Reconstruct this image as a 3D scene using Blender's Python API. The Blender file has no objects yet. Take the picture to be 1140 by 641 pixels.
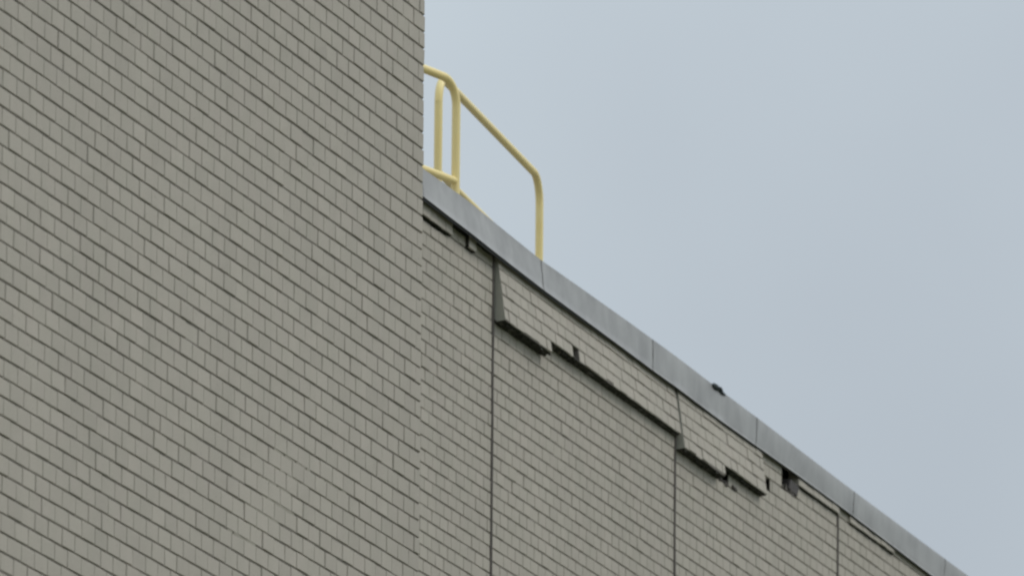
import bpy, math, random
import numpy as np
from mathutils import Matrix, Vector

random.seed(7)
rng = np.random.default_rng(11)
scene = bpy.context.scene
COL = scene.collection
EYE = 1.6                       # camera height above the ground

# ------------------------------------------------------------------ camera
PITCH, ROLL, HEAD = 0.217379, 0.008461, 0.297778   # wall runs along +X, facade faces -Y
fw = Vector((math.cos(HEAD)*math.cos(PITCH), math.sin(HEAD)*math.cos(PITCH), math.sin(PITCH)))
rt = Vector((math.sin(HEAD), -math.cos(HEAD), 0.0))
up = rt.cross(fw)
r2 = math.cos(ROLL)*rt + math.sin(ROLL)*up
u2 = -math.sin(ROLL)*rt + math.cos(ROLL)*up
cam_data = bpy.data.cameras.new('camera')
cam = bpy.data.objects.new('camera', cam_data)
COL.objects.link(cam)
M3 = Matrix((r2, u2, -fw)).transposed()
cam.matrix_world = Matrix.Translation((0, 0, EYE)) @ M3.to_4x4()
cam_data.sensor_width = 36.0
cam_data.lens = 36.0*11245.5/1140.0
cam_data.clip_start = 0.5
cam_data.clip_end = 5000
cam_data.dof.use_dof = True
cam_data.dof.focus_distance = 63.0
cam_data.dof.aperture_fstop = 7.0
scene.camera = cam

# ------------------------------------------------------------------ sky and sun (overcast)
SUN_EL, SUN_AZ = math.radians(48), math.radians(-62)      # azimuth of the sun measured from +X
world = bpy.data.worlds.new('World'); scene.world = world; world.use_nodes = True
nt = world.node_tree; nt.nodes.clear()
def N(t, typ, **kw):
    n = t.nodes.new(typ)
    for k, v in kw.items(): setattr(n, k, v)
    return n
out = N(nt, 'ShaderNodeOutputWorld'); bg = N(nt, 'ShaderNodeBackground')
bg.inputs['Strength'].default_value = 0.1
sky = N(nt, 'ShaderNodeTexSky', sky_type='NISHITA'); sky.sun_disc = False
sky.sun_elevation = SUN_EL; sky.sun_rotation = math.radians(90) - SUN_AZ
tc = N(nt, 'ShaderNodeTexCoord')
nz = N(nt, 'ShaderNodeTexNoise'); nz.inputs['Scale'].default_value = 5.5; nz.inputs['Detail'].default_value = 5; nz.inputs['Roughness'].default_value = 0.42
ramp = N(nt, 'ShaderNodeValToRGB')
ramp.color_ramp.elements[0].position = 0.30; ramp.color_ramp.elements[0].color = (4.45, 4.95, 5.45, 1)
ramp.color_ramp.elements[1].position = 0.56; ramp.color_ramp.elements[1].color = (5.55, 6.25, 6.7, 1)
mapn = N(nt, 'ShaderNodeMapping'); mapn.inputs['Location'].default_value = (3.3, 0.9, 2.5)
nt.links.new(tc.outputs['Generated'], mapn.inputs['Vector']); nt.links.new(mapn.outputs['Vector'], nz.inputs['Vector'])
nt.links.new(nz.outputs['Fac'], ramp.inputs['Fac'])
sep = N(nt, 'ShaderNodeSeparateXYZ'); nt.links.new(tc.outputs['Generated'], sep.inputs[0])
mr = N(nt, 'ShaderNodeMapRange'); mr.inputs['From Min'].default_value = 0.15; mr.inputs['From Max'].default_value = 1.0
mr.inputs['To Min'].default_value = 1.0; mr.inputs['To Max'].default_value = 1.9     # overcast: brighter overhead
nt.links.new(sep.outputs['Z'], mr.inputs['Value'])
vm = N(nt, 'ShaderNodeVectorMath', operation='SCALE')
nt.links.new(ramp.outputs['Color'], vm.inputs[0]); nt.links.new(mr.outputs['Result'], vm.inputs['Scale'])
mx = N(nt, 'ShaderNodeMix', data_type='RGBA'); mx.inputs['Factor'].default_value = 0.93
nt.links.new(sky.outputs['Color'], mx.inputs['A']); nt.links.new(vm.outputs['Vector'], mx.inputs['B'])
nt.links.new(mx.outputs['Result'], bg.inputs['Color']); nt.links.new(bg.outputs[0], out.inputs[0])

sun_d = bpy.data.lights.new('sun', 'SUN'); sun_d.energy = 1.0; sun_d.angle = math.radians(25); sun_d.color = (1.0, 0.96, 0.9)
sun = bpy.data.objects.new('sun', sun_d); COL.objects.link(sun)
sd = Vector((math.cos(SUN_EL)*math.cos(SUN_AZ), math.cos(SUN_EL)*math.sin(SUN_AZ), math.sin(SUN_EL)))
sun.rotation_euler = sd.to_track_quat('Z', 'Y').to_euler(); sun.location = (20, -30, 60)

vs = scene.view_settings
vs.view_transform = 'Standard'; vs.look = 'None'; vs.exposure = 0.0; vs.gamma = 1.0; vs.use_curve_mapping = False
scene.render.engine = 'CYCLES'
scene.cycles.filter_width = 2.3
scene.render.resolution_x, scene.render.resolution_y = 1024, 575

# ------------------------------------------------------------------ materials
def new_mat(name):
    m = bpy.data.materials.new(name); m.use_nodes = True
    t = m.node_tree; b = t.nodes['Principled BSDF']
    return m, t, b

def noise(t, scale, detail=4, rough=0.55, vec=None, stretch=None):
    n = N(t, 'ShaderNodeTexNoise'); n.inputs['Scale'].default_value = scale
    n.inputs['Detail'].default_value = detail; n.inputs['Roughness'].default_value = rough
    g = N(t, 'ShaderNodeNewGeometry'); src = g.outputs['Position']
    if stretch:
        mp = N(t, 'ShaderNodeMapping'); mp.inputs['Scale'].default_value = stretch
        t.links.new(src, mp.inputs['Vector']); src = mp.outputs['Vector']
    t.links.new(src, n.inputs['Vector'])
    return n.outputs['Fac']

def maprange(t, v, a, b, c, d):
    m = N(t, 'ShaderNodeMapRange'); m.inputs['From Min'].default_value = a; m.inputs['From Max'].default_value = b
    m.inputs['To Min'].default_value = c; m.inputs['To Max'].default_value = d
    t.links.new(v, m.inputs['Value']); return m.outputs['Result']

def mul(t, a, b):
    m = N(t, 'ShaderNodeMath', operation='MULTIPLY')
    t.links.new(a, m.inputs[0])
    if hasattr(b, 'default_value'): t.links.new(b, m.inputs[1])
    else: m.inputs[1].default_value = b
    return m.outputs[0]

def brick_material(name, base, alt, seed_attr=True):
    m, t, b = new_mat(name)
    att = N(t, 'ShaderNodeAttribute'); att.attribute_name = 'tint'
    mixc = N(t, 'ShaderNodeMix', data_type='RGBA')
    mixc.inputs['A'].default_value = (*base, 1); mixc.inputs['B'].default_value = (*alt, 1)
    t.links.new(maprange(t, noise(t, 4.5, 4), 0.32, 0.68, 0, 1), mixc.inputs['Factor'])
    tint = maprange(t, att.outputs['Fac'], 0, 1, 0.925, 1.055)
    blot = maprange(t, noise(t, 0.55, 5, 0.6), 0.3, 0.7, 0.96, 1.03)
    streak = maprange(t, noise(t, 1.0, 4, 0.6, stretch=(5.0, 5.0, 0.35)), 0.3, 0.72, 1.02, 0.95)
    grain = maprange(t, noise(t, 160, 3, 0.7), 0.25, 0.75, 0.92, 1.07)
    spot = maprange(t, noise(t, 38, 2, 0.5), 0.70, 0.80, 1.0, 0.72)
    k = mul(t, mul(t, mul(t, mul(t, tint, blot), streak), grain), spot)
    sc = N(t, 'ShaderNodeVectorMath', operation='SCALE')
    t.links.new(mixc.outputs['Result'], sc.inputs[0]); t.links.new(k, sc.inputs['Scale'])
    t.links.new(sc.outputs['Vector'], b.inputs['Base Color'])
    b.inputs['Roughness'].default_value = 0.72
    b.inputs['Specular IOR Level'].default_value = 0.35
    bump = N(t, 'ShaderNodeBump'); bump.inputs['Strength'].default_value = 0.5; bump.inputs['Distance'].default_value = 0.004
    t.links.new(noise(t, 90, 4, 0.65), bump.inputs['Height']); t.links.new(bump.outputs['Normal'], b.inputs['Normal'])
    return m

def plain_material(name, ca, cb, scale, rough=0.85, metal=0.0, bumpd=0.0, bscale=None, stretch=None, spec=0.3):
    m, t, b = new_mat(name)
    mixc = N(t, 'ShaderNodeMix', data_type='RGBA')
    mixc.inputs['A'].default_value = (*ca, 1); mixc.inputs['B'].default_value = (*cb, 1)
    t.links.new(maprange(t, noise(t, scale, 5, 0.6, stretch=stretch), 0.3, 0.7, 0, 1), mixc.inputs['Factor'])
    t.links.new(mixc.outputs['Result'], b.inputs['Base Color'])
    b.inputs['Roughness'].default_value = rough; b.inputs['Metallic'].default_value = metal
    b.inputs['Specular IOR Level'].default_value = spec
    if bumpd:
        bump = N(t, 'ShaderNodeBump'); bump.inputs['Strength'].default_value = 0.8; bump.inputs['Distance'].default_value = bumpd
        t.links.new(noise(t, bscale or scale*4, 4, 0.6), bump.inputs['Height']); t.links.new(bump.outputs['Normal'], b.inputs['Normal'])
    return m

MAT_BRICK = brick_material('cream_brick', (0.460, 0.416, 0.347), (0.476, 0.422, 0.358))
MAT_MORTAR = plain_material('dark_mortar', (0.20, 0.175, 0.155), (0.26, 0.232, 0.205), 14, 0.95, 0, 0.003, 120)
MAT_SMEAR = plain_material('mortar_smear', (0.38, 0.345, 0.285), (0.34, 0.31, 0.258), 30, 0.95, 0, 0.002, 120)
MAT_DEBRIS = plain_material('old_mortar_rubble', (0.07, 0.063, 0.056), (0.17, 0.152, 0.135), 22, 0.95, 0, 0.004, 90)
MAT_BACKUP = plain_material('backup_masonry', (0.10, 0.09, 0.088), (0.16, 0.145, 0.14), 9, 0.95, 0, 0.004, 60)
MAT_SEAL = plain_material('brown_sealant', (0.085, 0.072, 0.062), (0.13, 0.112, 0.096), 6, 0.7, 0, 0.001, 80)
MAT_METAL = plain_material('grey_coping_metal', (0.315, 0.298, 0.282), (0.445, 0.425, 0.402), 3.0, 0.40, 0.38, 0.0035, 2.6, stretch=(1.2, 1.2, 0.9), spec=0.5)
MAT_DRIP_SHADE = plain_material('painted_drip_shade', (0.012, 0.013, 0.018), (0.02, 0.021, 0.026), 8, 0.6, 0, 0.001, 80)  # black of the strip standing in for shade under the coping
MAT_NEAR_BLACK = plain_material('near_black_mortar', (0.028, 0.030, 0.022), (0.06, 0.055, 0.042), 18, 0.95, 0, 0.004, 90)
MAT_PARGE = plain_material('grey_parging', (0.34, 0.335, 0.285), (0.40, 0.385, 0.33), 7, 0.95, 0, 0.002, 80)
MAT_COVER = plain_material('grey_cover_plate', (0.20, 0.215, 0.225), (0.24, 0.253, 0.262), 1.6, 0.45, 0.35, 0.0008, 7, spec=0.5)
MAT_YELLOW = plain_material('yellow_paint', (0.95, 0.74, 0.31), (0.96, 0.78, 0.36), 5, 0.45, 0, 0, 60, spec=0.45)
MAT_ROOF = plain_material('roof_gravel', (0.16, 0.155, 0.15), (0.24, 0.23, 0.22), 20, 0.95, 0, 0.01, 60)
MAT_GRASS = plain_material('lawn', (0.045, 0.07, 0.022), (0.075, 0.095, 0.035), 1.5, 0.95, 0, 0.03, 20)
MAT_ASPHALT = plain_material('asphalt', (0.045, 0.045, 0.046), (0.065, 0.064, 0.063), 3, 0.9, 0, 0.004, 60)
MAT_CONC = plain_material('concrete', (0.30, 0.29, 0.27), (0.38, 0.37, 0.345), 2, 0.9, 0, 0.003, 40)
MAT_SCRAP = plain_material('black_scrap', (0.012, 0.014, 0.02), (0.028, 0.04, 0.034), 25, 0.6, 0, 0.002, 60)

# ------------------------------------------------------------------ mesh helpers
def link(name, me, mat=None, parent=None, loc=None):
    o = bpy.data.objects.new(name, me); COL.objects.link(o)
    if mat is not None and me is not None and not me.materials: me.materials.append(mat)
    if parent: o.parent = parent
    if loc is not None: o.location = loc
    return o

def quad_mesh(name, V, F, tint=None, smooth=False):
    """V (n,3) array, F (m,4) int array -> mesh"""
    V = np.asarray(V, dtype=np.float32); F = np.asarray(F, dtype=np.int32)
    me = bpy.data.meshes.new(name)
    me.vertices.add(len(V)); me.vertices.foreach_set('co', V.ravel())
    me.loops.add(F.size); me.loops.foreach_set('vertex_index', F.ravel())
    me.polygons.add(len(F)); me.polygons.foreach_set('loop_start', np.arange(0, F.size, F.shape[1], dtype=np.int32))
    me.update(calc_edges=True)
    if tint is not None:
        a = me.attributes.new('tint', 'FLOAT', 'POINT'); a.data.foreach_set('value', np.asarray(tint, dtype=np.float32))
    me.polygons.foreach_set('use_smooth', np.full(len(F), bool(smooth)))
    me.validate()
    return me

BOXF = np.array([[0,1,3,2],[4,6,7,5],[0,4,5,1],[2,3,7,6],[0,2,6,4],[1,5,7,3]])
def box_verts(x0,x1,y0,y1,z0,z1):
    return [(x,y,z) for z in (z0,z1) for y in (y0,y1) for x in (x0,x1)]
BOXQ = np.array([[0,2,3,1],[4,5,7,6],[0,1,5,4],[2,6,7,3],[0,4,6,2],[1,3,7,5]])
def boxes_mesh(name, boxes):
    V = []; F = []
    for i, b in enumerate(boxes):
        V += box_verts(*b); F.append(BOXQ + 8*i)
    return quad_mesh(name, V, np.concatenate(F))

BRD = 0.088          # depth of a brick behind its face
def bricks_mesh(name, B, bevel=0.004, deep=0.05):
    """B: rows of x0,x1,z0,z1,yfront,tint ; faces toward -Y, back left open"""
    B = np.asarray(B, dtype=np.float64); n = len(B)
    x0,x1,z0,z1,y,t = B.T
    b = bevel
    fx = np.stack([x0+b, x1-b, x1-b, x0+b], 1); fz = np.stack([z0+b, z0+b, z1-b, z1-b], 1)
    sx = np.stack([x0, x1, x1, x0], 1); sz = np.stack([z0, z0, z1, z1], 1)
    one = np.ones((n,4))
    jit = rng.normal(0, 0.0006, (n,4))
    ring0 = np.stack([fx, y[:,None]*one + jit, fz], 2)
    ring1 = np.stack([sx, (y+b)[:,None]*one, sz], 2)
    ring2 = np.stack([sx, (y+deep)[:,None]*one, sz], 2)
    V = np.concatenate([ring0, ring1, ring2], 1).reshape(-1, 3)
    f = [[0,1,2,3]]
    for r in (0, 4):
        for k in range(4):
            k2 = (k+1) % 4
            f.append([r+k, r+4+k, r+4+k2, r+k2])
    f = np.array(f)
    F = (f[None] + 12*np.arange(n)[:,None,None]).reshape(-1, 4)
    return quad_mesh(name, V, F, tint=np.repeat(t, 12))

# shared meshes for bricks that are objects of their own (unit length 0.2 incl. chamfers, origin in the face centre)
def unit_brick(i):
    L, H, b, D = 0.2, 0.0896, 0.004, BRD
    r = np.random.default_rng(100+i)
    def ring(hx, hz, y, j): return [(sx*hx + r.normal(0, j), y + r.normal(0, j*0.6), sz*hz + r.normal(0, j)) for sx, sz in ((-1,-1),(1,-1),(1,1),(-1,1))]
    V = ring(L/2-b, H/2-b, 0, 0.0008) + ring(L/2, H/2, b, 0.0006) + ring(L/2, H/2, D, 0.0)
    F = [[0,1,2,3]]
    for s in (0, 4):
        for k in range(4):
            k2 = (k+1) % 4; F.append([s+k, s+4+k, s+4+k2, s+k2])
    F.append([11,10,9,8])
    me = quad_mesh('brick', V, F, tint=np.full(12, (i+0.5)/10.0)); me.materials.append(MAT_BRICK)
    return me
UNIT = [unit_brick(i) for i in range(10)]
def brick_obj(parent, x0, x1, z0, z1, y, tint, rot=(0,0,0)):
    o = bpy.data.objects.new('brick', UNIT[min(9, int(tint*10))]); COL.objects.link(o)
    o.parent = parent
    o.location = ((x0+x1)/2, y, (z0+z1)/2); o.scale = ((x1-x0)/0.2, 1, (z1-z0)/0.0896); o.rotation_euler = rot
    return o

def tint_value(n=None):
    v = rng.normal(0.52, 0.17, n)
    return np.clip(v, 0.02, 0.98)

C = 0.1016           # course height
BED = 0.0090
def course(row_z_top, xa, xb, L, phase, y, end_half=None, jw=0.0072):
    """bricks of one course between xa and xb; phase shifts the bond"""
    e = []
    x = math.floor((xa-phase)/L)*L + phase
    cuts = []
    while x < xb:
        if x > xa + 0.035 and x < xb - 0.035: cuts.append(x + random.gauss(0, 0.004))
        x += L
    cuts = [xa] + cuts + [xb]
    wob = random.gauss(0, 0.0008)
    for i in range(len(cuts)-1):
        a, b = cuts[i], cuts[i+1]
        jl = abs(random.gauss(jw, 0.0028)) + 0.0008
        e.append((a + (0 if i == 0 else jl/2), b - (0 if i == len(cuts)-2 else jl/2),
                  row_z_top - C + BED/2 + wob + random.gauss(0, 0.0009), row_z_top - BED/2 + wob + random.gauss(0, 0.0009),
                  y + random.gauss(0, 0.0012), float(tint_value())))
    return e

def pixel_size(x, z, y):
    d = Vector((x, y, z))                      # relative to the eye
    return 1.0/d.dot(fw)

def in_view(x, z, y, pad=0.0):
    d = Vector((x, y, z)); w = d.dot(fw)
    u = 11245.5*d.dot(r2)/w; v = 11245.5*d.dot(u2)/w
    return abs(u) < 570+pad and abs(v) < 320+pad

YL, YR = 17.559, 21.883
ZL, ZR = 12.7537, 15.4058      # a bed joint of each wall (heights above the eye)
LX = 55.405                    # right-hand corner of the tall block

def thing(name, label, cat, loc, group=None):
    o = bpy.data.objects.new(name, None); COL.objects.link(o); o.location = loc
    o['label'] = label; o['category'] = cat
    if group: o['group'] = group
    return o

# ------------------------------------------------------------------ ground
gme = quad_mesh('ground', [(-1500,-1500,0),(1500,-1500,0),(1500,1500,0),(-1500,1500,0)], [[0,1,2,3]])
g = link('ground', gme, MAT_GRASS); g['kind'] = 'structure'
rme = boxes_mesh('road', [(-300, 300, -9, 3, -0.05, 0.004)])
o = link('road', rme, MAT_ASPHALT); o['kind'] = 'structure'
rme = boxes_mesh('pavement', [(-300, 300, 3.0, 5.2, -0.05, 0.13)])
o = link('pavement', rme, MAT_CONC); o['kind'] = 'structure'

# every building child below is built in eye-relative heights and carried by an empty at EYE-lifted ground
def building(name, label, x, y):
    return thing(name, label, 'building', (0, 0, 0))

# ------------------------------------------------------------------ tall block
tall = thing('tall_brick_building', 'taller cream brick building block whose plain wall rises past the lower roof', 'building', (LX-15, YL, 0))
def put(o):            # child geometry is in world x,y and eye-relative z
    base = o.parent.location
    o.location = Vector(o.location) + Vector((-base.x, -base.y, EYE - base.z)); return o
TOPL = 21.0
rec = 0.0068
w = link('wall', boxes_mesh('wall', [(LX-30, LX-rec, YL+rec, YL+18, -EYE-0.3, TOPL)]), MAT_MORTAR, tall); put(w)
rest = []; view = []
k0 = int(math.ceil((ZL-TOPL)/C)); k1 = int(math.floor((ZL+EYE)/C))
LB = 0.2075
for k in range(k0, k1):
    ztop = ZL - k*C
    ph = LX - (0.0 if k % 2 else LB/2)
    for b in course(ztop, LX-30, LX, LB, ph, YL):
        xm, zm = (b[0]+b[1])/2, (b[2]+b[3])/2
        if in_view(xm, zm, YL, -4): view.append((pixel_size(xm, zm, YL)*(b[1]-b[0]), b))
        else: rest.append(b)
view.sort(key=lambda t: -t[0]*1.0)
for s, b in view[:300]:
    put(brick_obj(tall, *b))
rest += [b for s, b in view[300:]]
o = link('brick_courses', bricks_mesh('brick_courses', rest), MAT_BRICK, tall); o['kind'] = 'stuff'; put(o)
# return wall of the tall block (faces +X), headers and stretchers wrapping the corner
ret = []
for k in range(k0, k1):
    ztop = ZL - k*C
    ret += course(ztop, YL+0.094, YR+0.3, LB, YL+0.094 + (0.0 if k % 2 else LB/2), 0.0)
me = bricks_mesh('return_courses', ret)
co = np.empty(len(me.vertices)*3, dtype=np.float32); me.vertices.foreach_get('co', co); co = co.reshape(-1,3)
co = np.stack([LX - co[:,1], co[:,0], co[:,2]], 1); me.vertices.foreach_set('co', co.ravel()); me.update()
o = link('return_courses', me, MAT_BRICK, tall); o['kind'] = 'stuff'; put(o)
# coping of the tall block
o = link('coping', boxes_mesh('coping', [(LX-30.05, LX+0.045, YL-0.045, YL+18.05, TOPL+0.004, TOPL+0.26)]), MAT_METAL, tall); put(o)
# mortar smeared flush over a few joints
sm = []
for (xa, xb, row) in ((52.62,53.28,15), (52.45,52.95,16), (52.5,53.05,17), (52.2,52.75,18), (52.25,52.6,19), (52.7,53.3,14), (53.55,54.0,14), (51.9,52.4,20)):
    x = xa
    while x < xb:
        wd = random.uniform(0.04, 0.12)
        z = ZL - row*C
        sm.append((x, x+wd, YL+0.0015+random.uniform(0,0.003), YL+rec+0.004, z-0.011+random.uniform(-.003,.003), z+0.011+random.uniform(-.003,.003)))
        x += wd + random.choice((0, 0, 0.02))
o = link('mortar_smear', boxes_mesh('mortar_smear', sm), MAT_SMEAR, tall); o['kind'] = 'stuff'; put(o)

# ------------------------------------------------------------------ low building
low = thing('low_brick_building', 'lower cream brick building with cracked bulging parapet under grey metal coping', 'building', (LX+20, YR, 0))
XE = 100.0
JOINTS = [65.87, 70.82, 75.76, 80.71, 85.66, 90.61, 95.56]
JH = 0.022
RB = 0.197
def zrow(r): return ZR - r*C
# crack line: bottom row of the loosened brickwork over each range (above it belongs to a parapet panel)
CRACK = {                      # panel index by joint number -> list of (xa, xb, bottom_row)
    0: [(66.6, 69.70, -11), (69.72, 70.11, -12), (70.11, 70.29, -11), (70.29, 70.797, -12)],
    1: [(70.843, 72.06, -7), (72.06, 75.737, -8)],
    2: [(75.783, 76.97, -7), (76.97, 78.27, -8)],
    3: [(79.40, 80.687, -11)],
    4: [(81.06, 82.5, -11)],
}
# top bulge, lean per metre of height, swing along x
LEAN = {0: (0.030, 0.0, 0.0), 1: (0.026, 0.138, -0.0045), 2: (0.014, 0.132, 0.0), 3: (0.020, 0.08, 0.0), 4: (0.016, 0.08, 0.0)}
MISSING = [(72.70, 72.885, -9), (78.45, 78.60, -10)]           # single bricks gone (xa, xb, top row index -> row..row+1)
HOLE = (78.95, 79.40, -12, -10)
VOID = (76.97, 77.34, -8, -7)                                   # wall bricks gone under the second panel
TOPROW = -13
def crack_row(x):
    for ls in CRACK.values():
        for a, b, r in ls:
            if a <= x < b: return r
    return None

# cores: main wall body, front strips up to the crack, backup behind the loose panels
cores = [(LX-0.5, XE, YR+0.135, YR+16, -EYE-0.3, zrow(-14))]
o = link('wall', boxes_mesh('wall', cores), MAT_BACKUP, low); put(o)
edges = sorted({LX+0.002, XE} | {v for ls in CRACK.values() for t in ls for v in t[:2]} | {HOLE[0], HOLE[1], VOID[0], VOID[1], 78.45, 78.60})
front = []
for a, b in zip(edges[:-1], edges[1:]):
    m = (a+b)/2; r = crack_row(m)
    t = TOPROW if r is None else r
    if HOLE[0] < m < HOLE[1]: t = HOLE[3]
    if VOID[0] < m < VOID[1]: t = VOID[3]
    if 78.45 < m < 78.60: t = -9
    zt = zrow(t) - 0.006 - (0.004 if t > TOPROW else 0)
    if r is not None and m < 70.8: zt -= 0.035
    lo, hi = a, b
    segs = [(lo, hi)]
    for j in JOINTS:                       # keep the control joints open
        ns = []
        for s0, s1 in segs:
            if s0 < j-JH < s1 or s0 < j+JH < s1 or (j-JH <= s0 and s1 <= j+JH):
                if s0 < j-JH: ns.append((s0, j-JH))
                if s1 > j+JH: ns.append((j+JH, s1))
            else: ns.append((s0, s1))
        segs = ns
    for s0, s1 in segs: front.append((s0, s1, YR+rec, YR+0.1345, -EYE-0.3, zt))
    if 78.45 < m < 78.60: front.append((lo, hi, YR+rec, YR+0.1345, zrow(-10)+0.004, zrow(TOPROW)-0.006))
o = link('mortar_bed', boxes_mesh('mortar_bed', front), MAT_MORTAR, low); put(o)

# parapet panels: a mortar core each, hinged at the top, leaning out at the bottom
panels = {}
rot_of = {}
for pid, ls in CRACK.items():
    top, e, sw = LEAN[pid]
    x0 = ls[0][0]; ztop = zrow(-12)
    V = []
    bx = []
    for a, b, r in ls:
        zb = zrow(r) + BED/2 + 0.001
        for s0, s1 in ((a, b),):
            bx.append((s0-x0+0.004, s1-x0-0.004, rec, 0.082, zb-ztop, zrow(TOPROW)-ztop-0.01))
    if pid == 1:                            # slot where a brick is gone: notch the core
        a, b, r = MISSING[0]
        nb = []
        for q in bx:
            if q[0] < a-x0 < q[1]:
                nb += [(q[0], a-x0, *q[2:]), (b-x0, q[1], *q[2:]), (a-x0, b-x0, q[2], q[3], zrow(-9)-ztop+0.004, q[5])]
            else: nb.append(q)
        bx = nb
    po = link('parapet_panel', boxes_mesh('parapet_panel', bx), MAT_MORTAR, low)
    po.location = (x0, YR-top, ztop); po.rotation_euler = (math.atan(e)*-1.0, 0, -math.atan(sw)); put(po)
    panels[pid] = (po, x0, ztop)
    # near-black mortar layer darkening the underside, and the parged end face at the open control joint
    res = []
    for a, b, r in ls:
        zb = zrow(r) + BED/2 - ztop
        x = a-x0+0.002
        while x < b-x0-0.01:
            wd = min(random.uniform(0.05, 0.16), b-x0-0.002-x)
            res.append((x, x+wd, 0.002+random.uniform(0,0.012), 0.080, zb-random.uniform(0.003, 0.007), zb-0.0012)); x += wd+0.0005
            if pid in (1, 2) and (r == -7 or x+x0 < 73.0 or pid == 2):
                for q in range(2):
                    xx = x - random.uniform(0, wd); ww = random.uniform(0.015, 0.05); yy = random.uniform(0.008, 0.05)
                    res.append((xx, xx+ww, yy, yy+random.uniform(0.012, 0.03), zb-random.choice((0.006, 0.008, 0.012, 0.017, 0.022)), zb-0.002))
    ro = link('dark_mortar_layer', boxes_mesh('dark_mortar_layer', res), MAT_NEAR_BLACK, po); ro['kind'] = 'stuff'
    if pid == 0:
        link('end_face', boxes_mesh('end_face', [(70.11-x0-0.004, 70.11-x0-0.0005, 0.002, 0.08, zrow(-11)-ztop+0.005, zrow(-12)-ztop-0.002)]), MAT_NEAR_BLACK, po)  # near-black cap on the exposed end of this stepped brick
    if pid in (1, 2):
        link('end_face', boxes_mesh('end_face', [(-0.0045, -0.0008, 0.002, 0.084, zrow(ls[0][2])-ztop+0.004, zrow(TOPROW)-ztop-0.02)]), MAT_PARGE, po)
panels[1][0]['label'] = 'loose bulging brick panel leaning out below the coping, bottom edge open'
panels[2][0]['label'] = 'loose brick panel with ragged broken lower edge'

wall_view = []; wall_rest = []; npanel = 0
bounds = [LX+0.006] + JOINTS + [XE]
kk1 = int(math.floor((ZR+EYE)/C))
def overlaps(a, b, c, d): return min(b, d) - max(a, c) > 0.012
for k in range(TOPROW, kk1):
    zt = zrow(k)
    for si in range(len(bounds)-1):
        xa = bounds[si] + (JH if si > 0 else 0); xb = bounds[si+1] - (JH if si < len(bounds)-2 else 0)
        # split the course where the crack changes between panel and wall
        cuts = [xa, xb]
        for pid, ls in CRACK.items():
            for a, b, r in ls:
                if k < r:
                    for v in (a, b):
                        if xa+0.02 < v < xb-0.02: cuts.append(v)
        if HOLE[2] <= k < HOLE[3]: cuts += [v for v in HOLE[:2] if xa < v < xb]
        if VOID[2] <= k < VOID[3]: cuts += [v for v in VOID[:2] if xa < v < xb]
        for a, b, r in MISSING:
            if k == r: cuts += [v for v in (a, b) if xa < v < xb]
        cuts = sorted(set(cuts))
        cuts = [cuts[0]] + [v for u, v in zip(cuts[:-1], cuts[1:]) if v-u > 0.012]
        for ca, cb in zip(cuts[:-1], cuts[1:]):
            m = (ca+cb)/2
            if HOLE[2] <= k < HOLE[3] and HOLE[0] < m < HOLE[1]: continue
            if VOID[2] <= k < VOID[3] and VOID[0] < m < VOID[1]: continue
            if any(k == r and a < m < b for a, b, r in MISSING): continue
            own = None
            for pid, ls in CRACK.items():
                if any(a <= m < b and k < r for a, b, r in ls): own = pid
            ph = bounds[1] + (0 if k % 2 else RB/2) + si*0.03
            ya = YR
            for b in course(zt, ca, cb, RB, ph, ya):
                if own is None and any(q0-0.01 < b[0] and b[1] < q1+0.01 and k == qr for q0, q1, qr in CRACK[0]):
                    b = b[:3] + (b[3]-random.uniform(0.009, 0.016),) + b[4:]          # chipped top edge under the open joint
                if own is None:
                    xm, zm = (b[0]+b[1])/2, (b[2]+b[3])/2
                    if xm > 68.9 and k >= -12 and in_view(xm, zm, YR, -4): wall_view.append((pixel_size(xm, zm, YR)*(b[1]-b[0]), b))
                    else: wall_rest.append(b)
                else:
                    po, px, pz = panels[own]
                    npanel += 1
                    m2 = (b[0]+b[1])/2
                    edge = own in (1, 2) and any(q0 <= m2 < q1 and k == qr-1 for q0, q1, qr in CRACK[own])
                    edge = edge and (k == -8 or random.random() < 0.15)
                    lift = random.choice((0, 0, 0, 0.004, 0.009, 0.014)) if edge else 0.0     # chipped lower edges
                    jit = (random.gauss(0, 0.02), random.gauss(0, 0.008), random.gauss(0, 0.012)) if edge else (random.gauss(0, 0.003), 0, random.gauss(0, 0.002))
                    brick_obj(po, b[0]-px, b[1]-px, b[2]-pz+lift, b[3]-pz, b[4]-YR + max(-0.003, min(0.003, random.gauss(0, 0.002 if edge else 0.0012))), b[5], jit)
wall_view.sort(key=lambda t: -t[0])
nw = max(60, 300 - npanel)
for s, b in wall_view[:nw]: put(brick_obj(low, *b))
wall_rest += [b for s, b in wall_view[nw:]]
o = link('brick_courses', bricks_mesh('brick_courses', wall_rest), MAT_BRICK, low); o['kind'] = 'stuff'; put(o)
print('panel bricks', npanel, 'wall bricks as objects', nw, 'in view', len(wall_view), 'stuff', len(wall_rest), len(rest))

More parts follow.
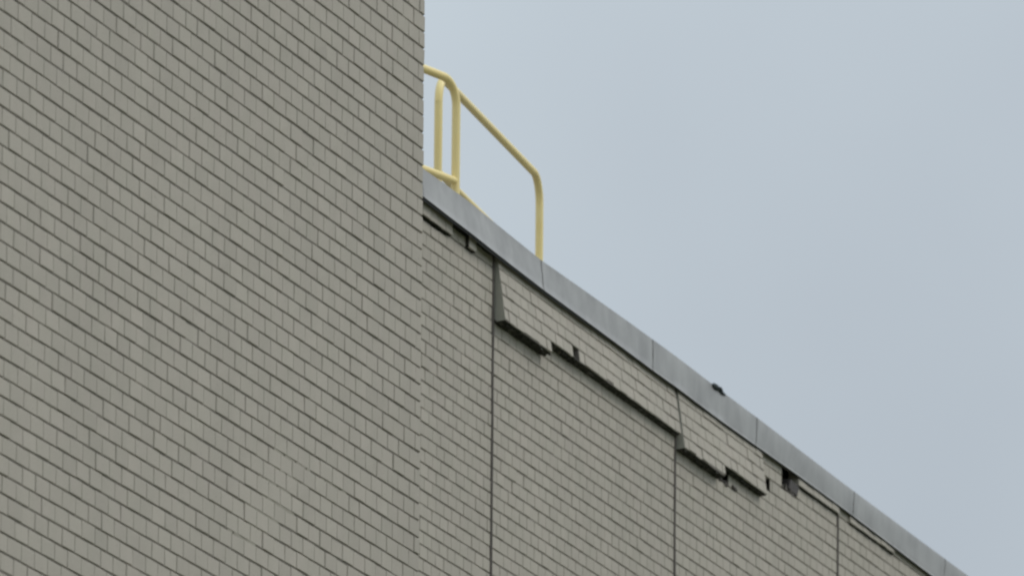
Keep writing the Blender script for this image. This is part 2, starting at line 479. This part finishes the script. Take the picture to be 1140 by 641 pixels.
# broken bricks left hanging in the hole under the coping
def use_dark_masonry(o):
    o.material_slots[0].link = 'OBJECT'; o.material_slots[0].material = MAT_BACKUP; return o  # gives these broken bricks the darker backup material
put(use_dark_masonry(brick_obj(low, 79.20, 79.38, zrow(-10)+0.02, zrow(-10)+0.105, YR-0.012, 0.1, (0.10, 0.22, -0.15))))
put(use_dark_masonry(brick_obj(low, 79.02, 79.14, zrow(-10)+0.004, zrow(-10)+0.05, YR+0.03, 0.05, (-0.1, -0.3, 0.2))))
put(use_dark_masonry(brick_obj(low, 77.02, 77.13, zrow(-7)+0.003, zrow(-7)+0.055, YR+0.012, 0.1, (0.05, 0.25, 0.2))))
put(use_dark_masonry(brick_obj(low, 72.72, 72.80, zrow(-8)+0.012, zrow(-8)+0.06, YR-0.02, 0.1, (0.0, 0.2, 0.3))))
# control joints: recessed sealant lining the gap
for j in JOINTS:
    zt = zrow(-13) - 0.02
    n = 60; V = []; F = []
    for i in range(n+1):
        z = -EYE + (zt+EYE)*i/n
        y0 = -0.010 + random.uniform(-0.002, 0.002)
        for x, y in ((-JH+0.001, 0.03), (-JH+0.001, 0.003), (-JH*0.4, y0), (JH*0.4, y0), (JH-0.001, 0.003), (JH-0.001, 0.03)): V.append((x, y, z))
        if i:
            for k in range(5): F.append([6*(i-1)+k, 6*(i-1)+k+1, 6*i+k+1, 6*i+k])
    me = quad_mesh('control_joint', V, F)
    o = link('control_joint', me, MAT_SEAL, low); o.location = (j, YR, 0); put(o)

# rubble of old mortar along the crack ledges
def lump(cx, cy, cz, sx, sy, sz):
    pts = [(-1,-1,-1),(1,-1,-1),(-1,1,-1),(1,1,-1),(-1,-1,1),(1,-1,1),(-1,1,1),(1,1,1)]
    return [(cx + p[0]*sx*random.uniform(.45,1.1), cy + p[1]*sy*random.uniform(.45,1.1), cz + p[2]*sz*random.uniform(.4,1.1)) for p in pts]
V = []; F = []
def add_lump(*a):
    i = len(V); V.extend(lump(*a)); F.append(BOXQ + i)
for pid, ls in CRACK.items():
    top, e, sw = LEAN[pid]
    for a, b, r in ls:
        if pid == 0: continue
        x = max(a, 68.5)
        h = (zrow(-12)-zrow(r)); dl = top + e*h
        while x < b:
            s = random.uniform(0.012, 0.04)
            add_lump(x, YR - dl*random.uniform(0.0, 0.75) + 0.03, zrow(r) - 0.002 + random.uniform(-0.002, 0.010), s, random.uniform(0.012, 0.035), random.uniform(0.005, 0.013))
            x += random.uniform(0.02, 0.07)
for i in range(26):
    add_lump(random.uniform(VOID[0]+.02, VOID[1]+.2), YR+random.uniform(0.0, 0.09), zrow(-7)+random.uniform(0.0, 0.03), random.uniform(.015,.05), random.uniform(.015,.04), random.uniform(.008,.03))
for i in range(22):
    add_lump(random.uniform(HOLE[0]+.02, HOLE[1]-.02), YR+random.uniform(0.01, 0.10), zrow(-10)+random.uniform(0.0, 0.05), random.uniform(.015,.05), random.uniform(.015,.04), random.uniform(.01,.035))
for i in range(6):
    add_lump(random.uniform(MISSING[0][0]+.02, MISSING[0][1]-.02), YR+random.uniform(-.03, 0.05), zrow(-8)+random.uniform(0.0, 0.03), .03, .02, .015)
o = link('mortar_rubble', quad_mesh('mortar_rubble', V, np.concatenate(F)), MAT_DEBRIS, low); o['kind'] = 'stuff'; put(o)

# coping: 10 ft sections with joint cover plates; the push of the parapet bends its line
CX = [50, 66, 68.93, 69.55, 70.0, 70.45, 70.91, 71.9, 73.05, 74.29, 74.97, 75.61, 76.87, 78.03, 79.31, 80.77, 83.64, 101]
CT = [16.87,16.868,16.862,16.866,16.868,16.858,16.845,16.824,16.834,16.842,16.843,16.844,16.833,16.828,16.818,16.806,16.797,16.79]
CB = [16.627,16.626,16.623,16.611,16.605,16.594,16.587,16.580,16.582,16.586,16.585,16.589,16.580,16.586,16.593,16.590,16.563,16.557]
CP = [0.065,0.066,0.070,0.073,0.075,0.076,0.074,0.066,0.060,0.048,0.044,0.041,0.037,0.034,0.032,0.031,0.030,0.03]   # how far the drip edge stands out
sx = [74.97 + 3.06*i for i in range(-7, 10)]
def coping_mesh(xa, xb, dz, dy):
    n = 14
    xs = np.linspace(xa, xb, n+1)
    prof = []
    V = []; F = []
    r = np.random.default_rng(int(xa*100))
    for i, x in enumerate(xs):
        t = np.interp(x, CX, CT)+dz; b = np.interp(x, CX, CB)+dz; p = np.interp(x, CX, CP)
        w_ = r.normal(0, 0.0010, 4)
        pr = [(0.33, t-0.10), (0.33, t-0.012), (0.325, t-0.004), (-0.037, t-0.001), (-0.043, t-0.004),
              (-0.046+w_[0], t-0.25*(t-b)), (-0.5*(0.047+p)+w_[1], t-0.5*(t-b)), (-0.35*0.047-0.65*p+w_[2], t-0.75*(t-b)), (-p+w_[3]*.5, b+0.018),
              (-p-0.007, b+0.002), (-p-0.006, b), (-p+0.012, b+0.006), (0.0, b+0.03)]
        V += [(x, YR + y - dy, z) for y, z in pr]
    m = len(pr)
    for i in range(n):
        for k in range(m-1):
            a = i*m+k; F.append([a, a+1, a+m+1, a+m])
    return quad_mesh('coping_section', V, np.array(F)[:, ::-1].copy(), smooth=False)
for i in range(len(sx)-1):
    xa, xb = sx[i]+0.010, sx[i+1]-0.010
    if xa < LX+0.1: xa = LX+0.1
    if xb <= xa: continue
    me = coping_mesh(xa, xb, 0.0, random.uniform(-0.0015, 0.0015))
    for p in me.polygons: p.use_smooth = True
    me.set_sharp_from_angle(angle=math.radians(25))
    o = link('coping_section', me, MAT_METAL, low); put(o)
for i, x in enumerate(sx[1:-1]):
    if x < LX+0.3: continue
    me = coping_mesh(x-0.028, x+0.028, -0.003, -0.0055)   # splice plate set just behind the sections
    o = link('splice_plate', me, MAT_SEAL, low); put(o)

# added black strip that paints in the shade line below the coping drip
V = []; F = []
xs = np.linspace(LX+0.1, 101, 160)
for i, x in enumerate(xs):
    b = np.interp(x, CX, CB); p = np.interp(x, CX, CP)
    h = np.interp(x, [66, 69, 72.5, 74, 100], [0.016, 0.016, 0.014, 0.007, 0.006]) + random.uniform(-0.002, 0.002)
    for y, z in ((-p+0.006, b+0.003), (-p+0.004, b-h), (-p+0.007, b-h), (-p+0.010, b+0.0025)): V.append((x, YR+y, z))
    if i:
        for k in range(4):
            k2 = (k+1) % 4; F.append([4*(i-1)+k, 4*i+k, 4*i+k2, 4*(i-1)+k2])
o = link('drip_shade_strip', quad_mesh('drip_shade_strip', V, np.array(F)[:, ::-1].copy()), MAT_DRIP_SHADE, low); put(o)

# roof deck
ROOFZ = 16.70
o = link('roof', boxes_mesh('roof', [(LX+0.02, XE-0.1, YR+0.34, YR+15.9, zrow(-14)+0.004, ROOFZ)]), MAT_ROOF, low); put(o)

# ------------------------------------------------------------------ guard rails on the low roof
def tube_mesh(name, pts, r, seg=14):
    P = [Vector(p) for p in pts]; V = []; F = []
    prevn = None
    for i, p in enumerate(P):
        t = (P[min(i+1, len(P)-1)] - P[max(i-1, 0)]).normalized()
        if prevn is None:
            nrm = t.cross(Vector((0.3, 0.9, 0.1))).normalized()
        else:
            nrm = (prevn - t*prevn.dot(t)).normalized()
        prevn = nrm; bn = t.cross(nrm)
        for k in range(seg):
            a = 2*math.pi*k/seg
            V.append(p + nrm*math.cos(a)*r + bn*math.sin(a)*r)
    for i in range(len(P)-1):
        for k in range(seg):
            k2 = (k+1) % seg
            F.append([i*seg+k, i*seg+k2, (i+1)*seg+k2, (i+1)*seg+k])
    me = quad_mesh(name, V, F, smooth=True)
    return me
def bend(a, c, b, r, n=9):
    """corner at c between a and b rounded with radius r"""
    a, b, c = Vector(a), Vector(b), Vector(c)
    da = (a-c).normalized(); db = (b-c).normalized()
    ang = da.angle(db); d = r/math.tan(ang/2)
    p0 = c+da*d; p1 = c+db*d
    ctr = c + (da+db).normalized()*(r/math.sin(ang/2))
    u = p0-ctr; v = p1-ctr; th = u.angle(v)
    return [ctr + (u*math.sin((1-t)*th) + v*math.sin(t*th))/math.sin(th) for t in [i/n for i in range(n+1)]]
def base_plate(parent, x, y, z):
    me = boxes_mesh('base_plate', [(-0.09, 0.09, -0.07, 0.07, 0.0, 0.012)])
    o = link('base_plate', me, MAT_YELLOW, parent, (x, y, z)); return o
def guard(name, label, A, B, ztop, zlow, rad, bendr, low_in=0.0):
    """A, B plan points of the two posts; hoop of bent pipe plus a lower rail"""
    t = thing(name, label, 'railing', (A[0], A[1], EYE+ROOFZ), 'yellow guardrails on the roof')
    ax, ay = 0.0, 0.0; bx_, by_ = B[0]-A[0], B[1]-A[1]
    h = ztop-ROOFZ; l = zlow-ROOFZ
    a0, a1, b1, b0 = (ax,ay,0.012), (ax,ay,h), (bx_,by_,h), (bx_,by_,0.012)
    ca = bend(a0, a1, b1, bendr); cb = bend(a1, b1, b0, bendr)
    link('top_rail', tube_mesh('top_rail', ca + cb, rad), MAT_YELLOW, t)
    link('post', tube_mesh('post', [a0, (ax,ay,h*0.3), ca[0]], rad), MAT_YELLOW, t)
    link('post', tube_mesh('post', [b0, (bx_,by_,h*0.3), cb[-1]], rad), MAT_YELLOW, t)
    d = Vector((bx_, by_, 0)).normalized()
    link('lower_rail', tube_mesh('lower_rail', [Vector((ax,ay,l))+d*0.01, Vector((bx_,by_,l))-d*0.01], rad*0.92), MAT_YELLOW, t)
    base_plate(t, ax, ay, 0); base_plate(t, bx_, by_, 0)
    return t
guard('guard_rail', 'yellow pipe guardrail with a long straight top rail on the roof', (71.63, 22.583), (75.19, 22.852), 18.255, 17.492, 0.0315, 0.22)
guard('guard_rail', 'short yellow pipe guardrail hoop partly hidden behind the taller brick wall', (71.125, 22.283), (69.2, 22.77), 18.06, 17.285, 0.0325, 0.19)

# ------------------------------------------------------------------ dark scrap caught on the coping
V = []; F = []
def blob(cx, cy, cz, sx_, sy_, sz_, seed, nu=10, nv=7):
    r = np.random.default_rng(seed); i0 = len(V)
    for j in range(nv+1):
        ph = math.pi*j/nv
        for i in range(nu):
            th = 2*math.pi*i/nu
            k = 1 + r.normal(0, 0.08)
            V.append((cx + sx_*k*math.sin(ph)*math.cos(th), cy + sy_*k*math.sin(ph)*math.sin(th), cz + sz_*k*math.cos(ph)))
    for j in range(nv):
        for i in range(nu):
            i2 = (i+1) % nu
            F.append([i0+j*nu+i, i0+(j+1)*nu+i, i0+(j+1)*nu+i2, i0+j*nu+i2])
blob(-0.09, 0, 0.008, 0.12, 0.03, 0.032, 1); blob(0.13, 0.0, -0.004, 0.11, 0.025, 0.017, 2); blob(0.05, 0, 0.014, 0.07, 0.03, 0.024, 3)
s = link('roofing_scrap', quad_mesh('roofing_scrap', V, F), MAT_SCRAP); s.location = (76.86, YR-0.042, EYE+16.817); s.scale = (0.88, 0.9, 0.85)
s['label'] = 'small dark scrap caught on the top edge of the grey coping'; s['category'] = 'debris'
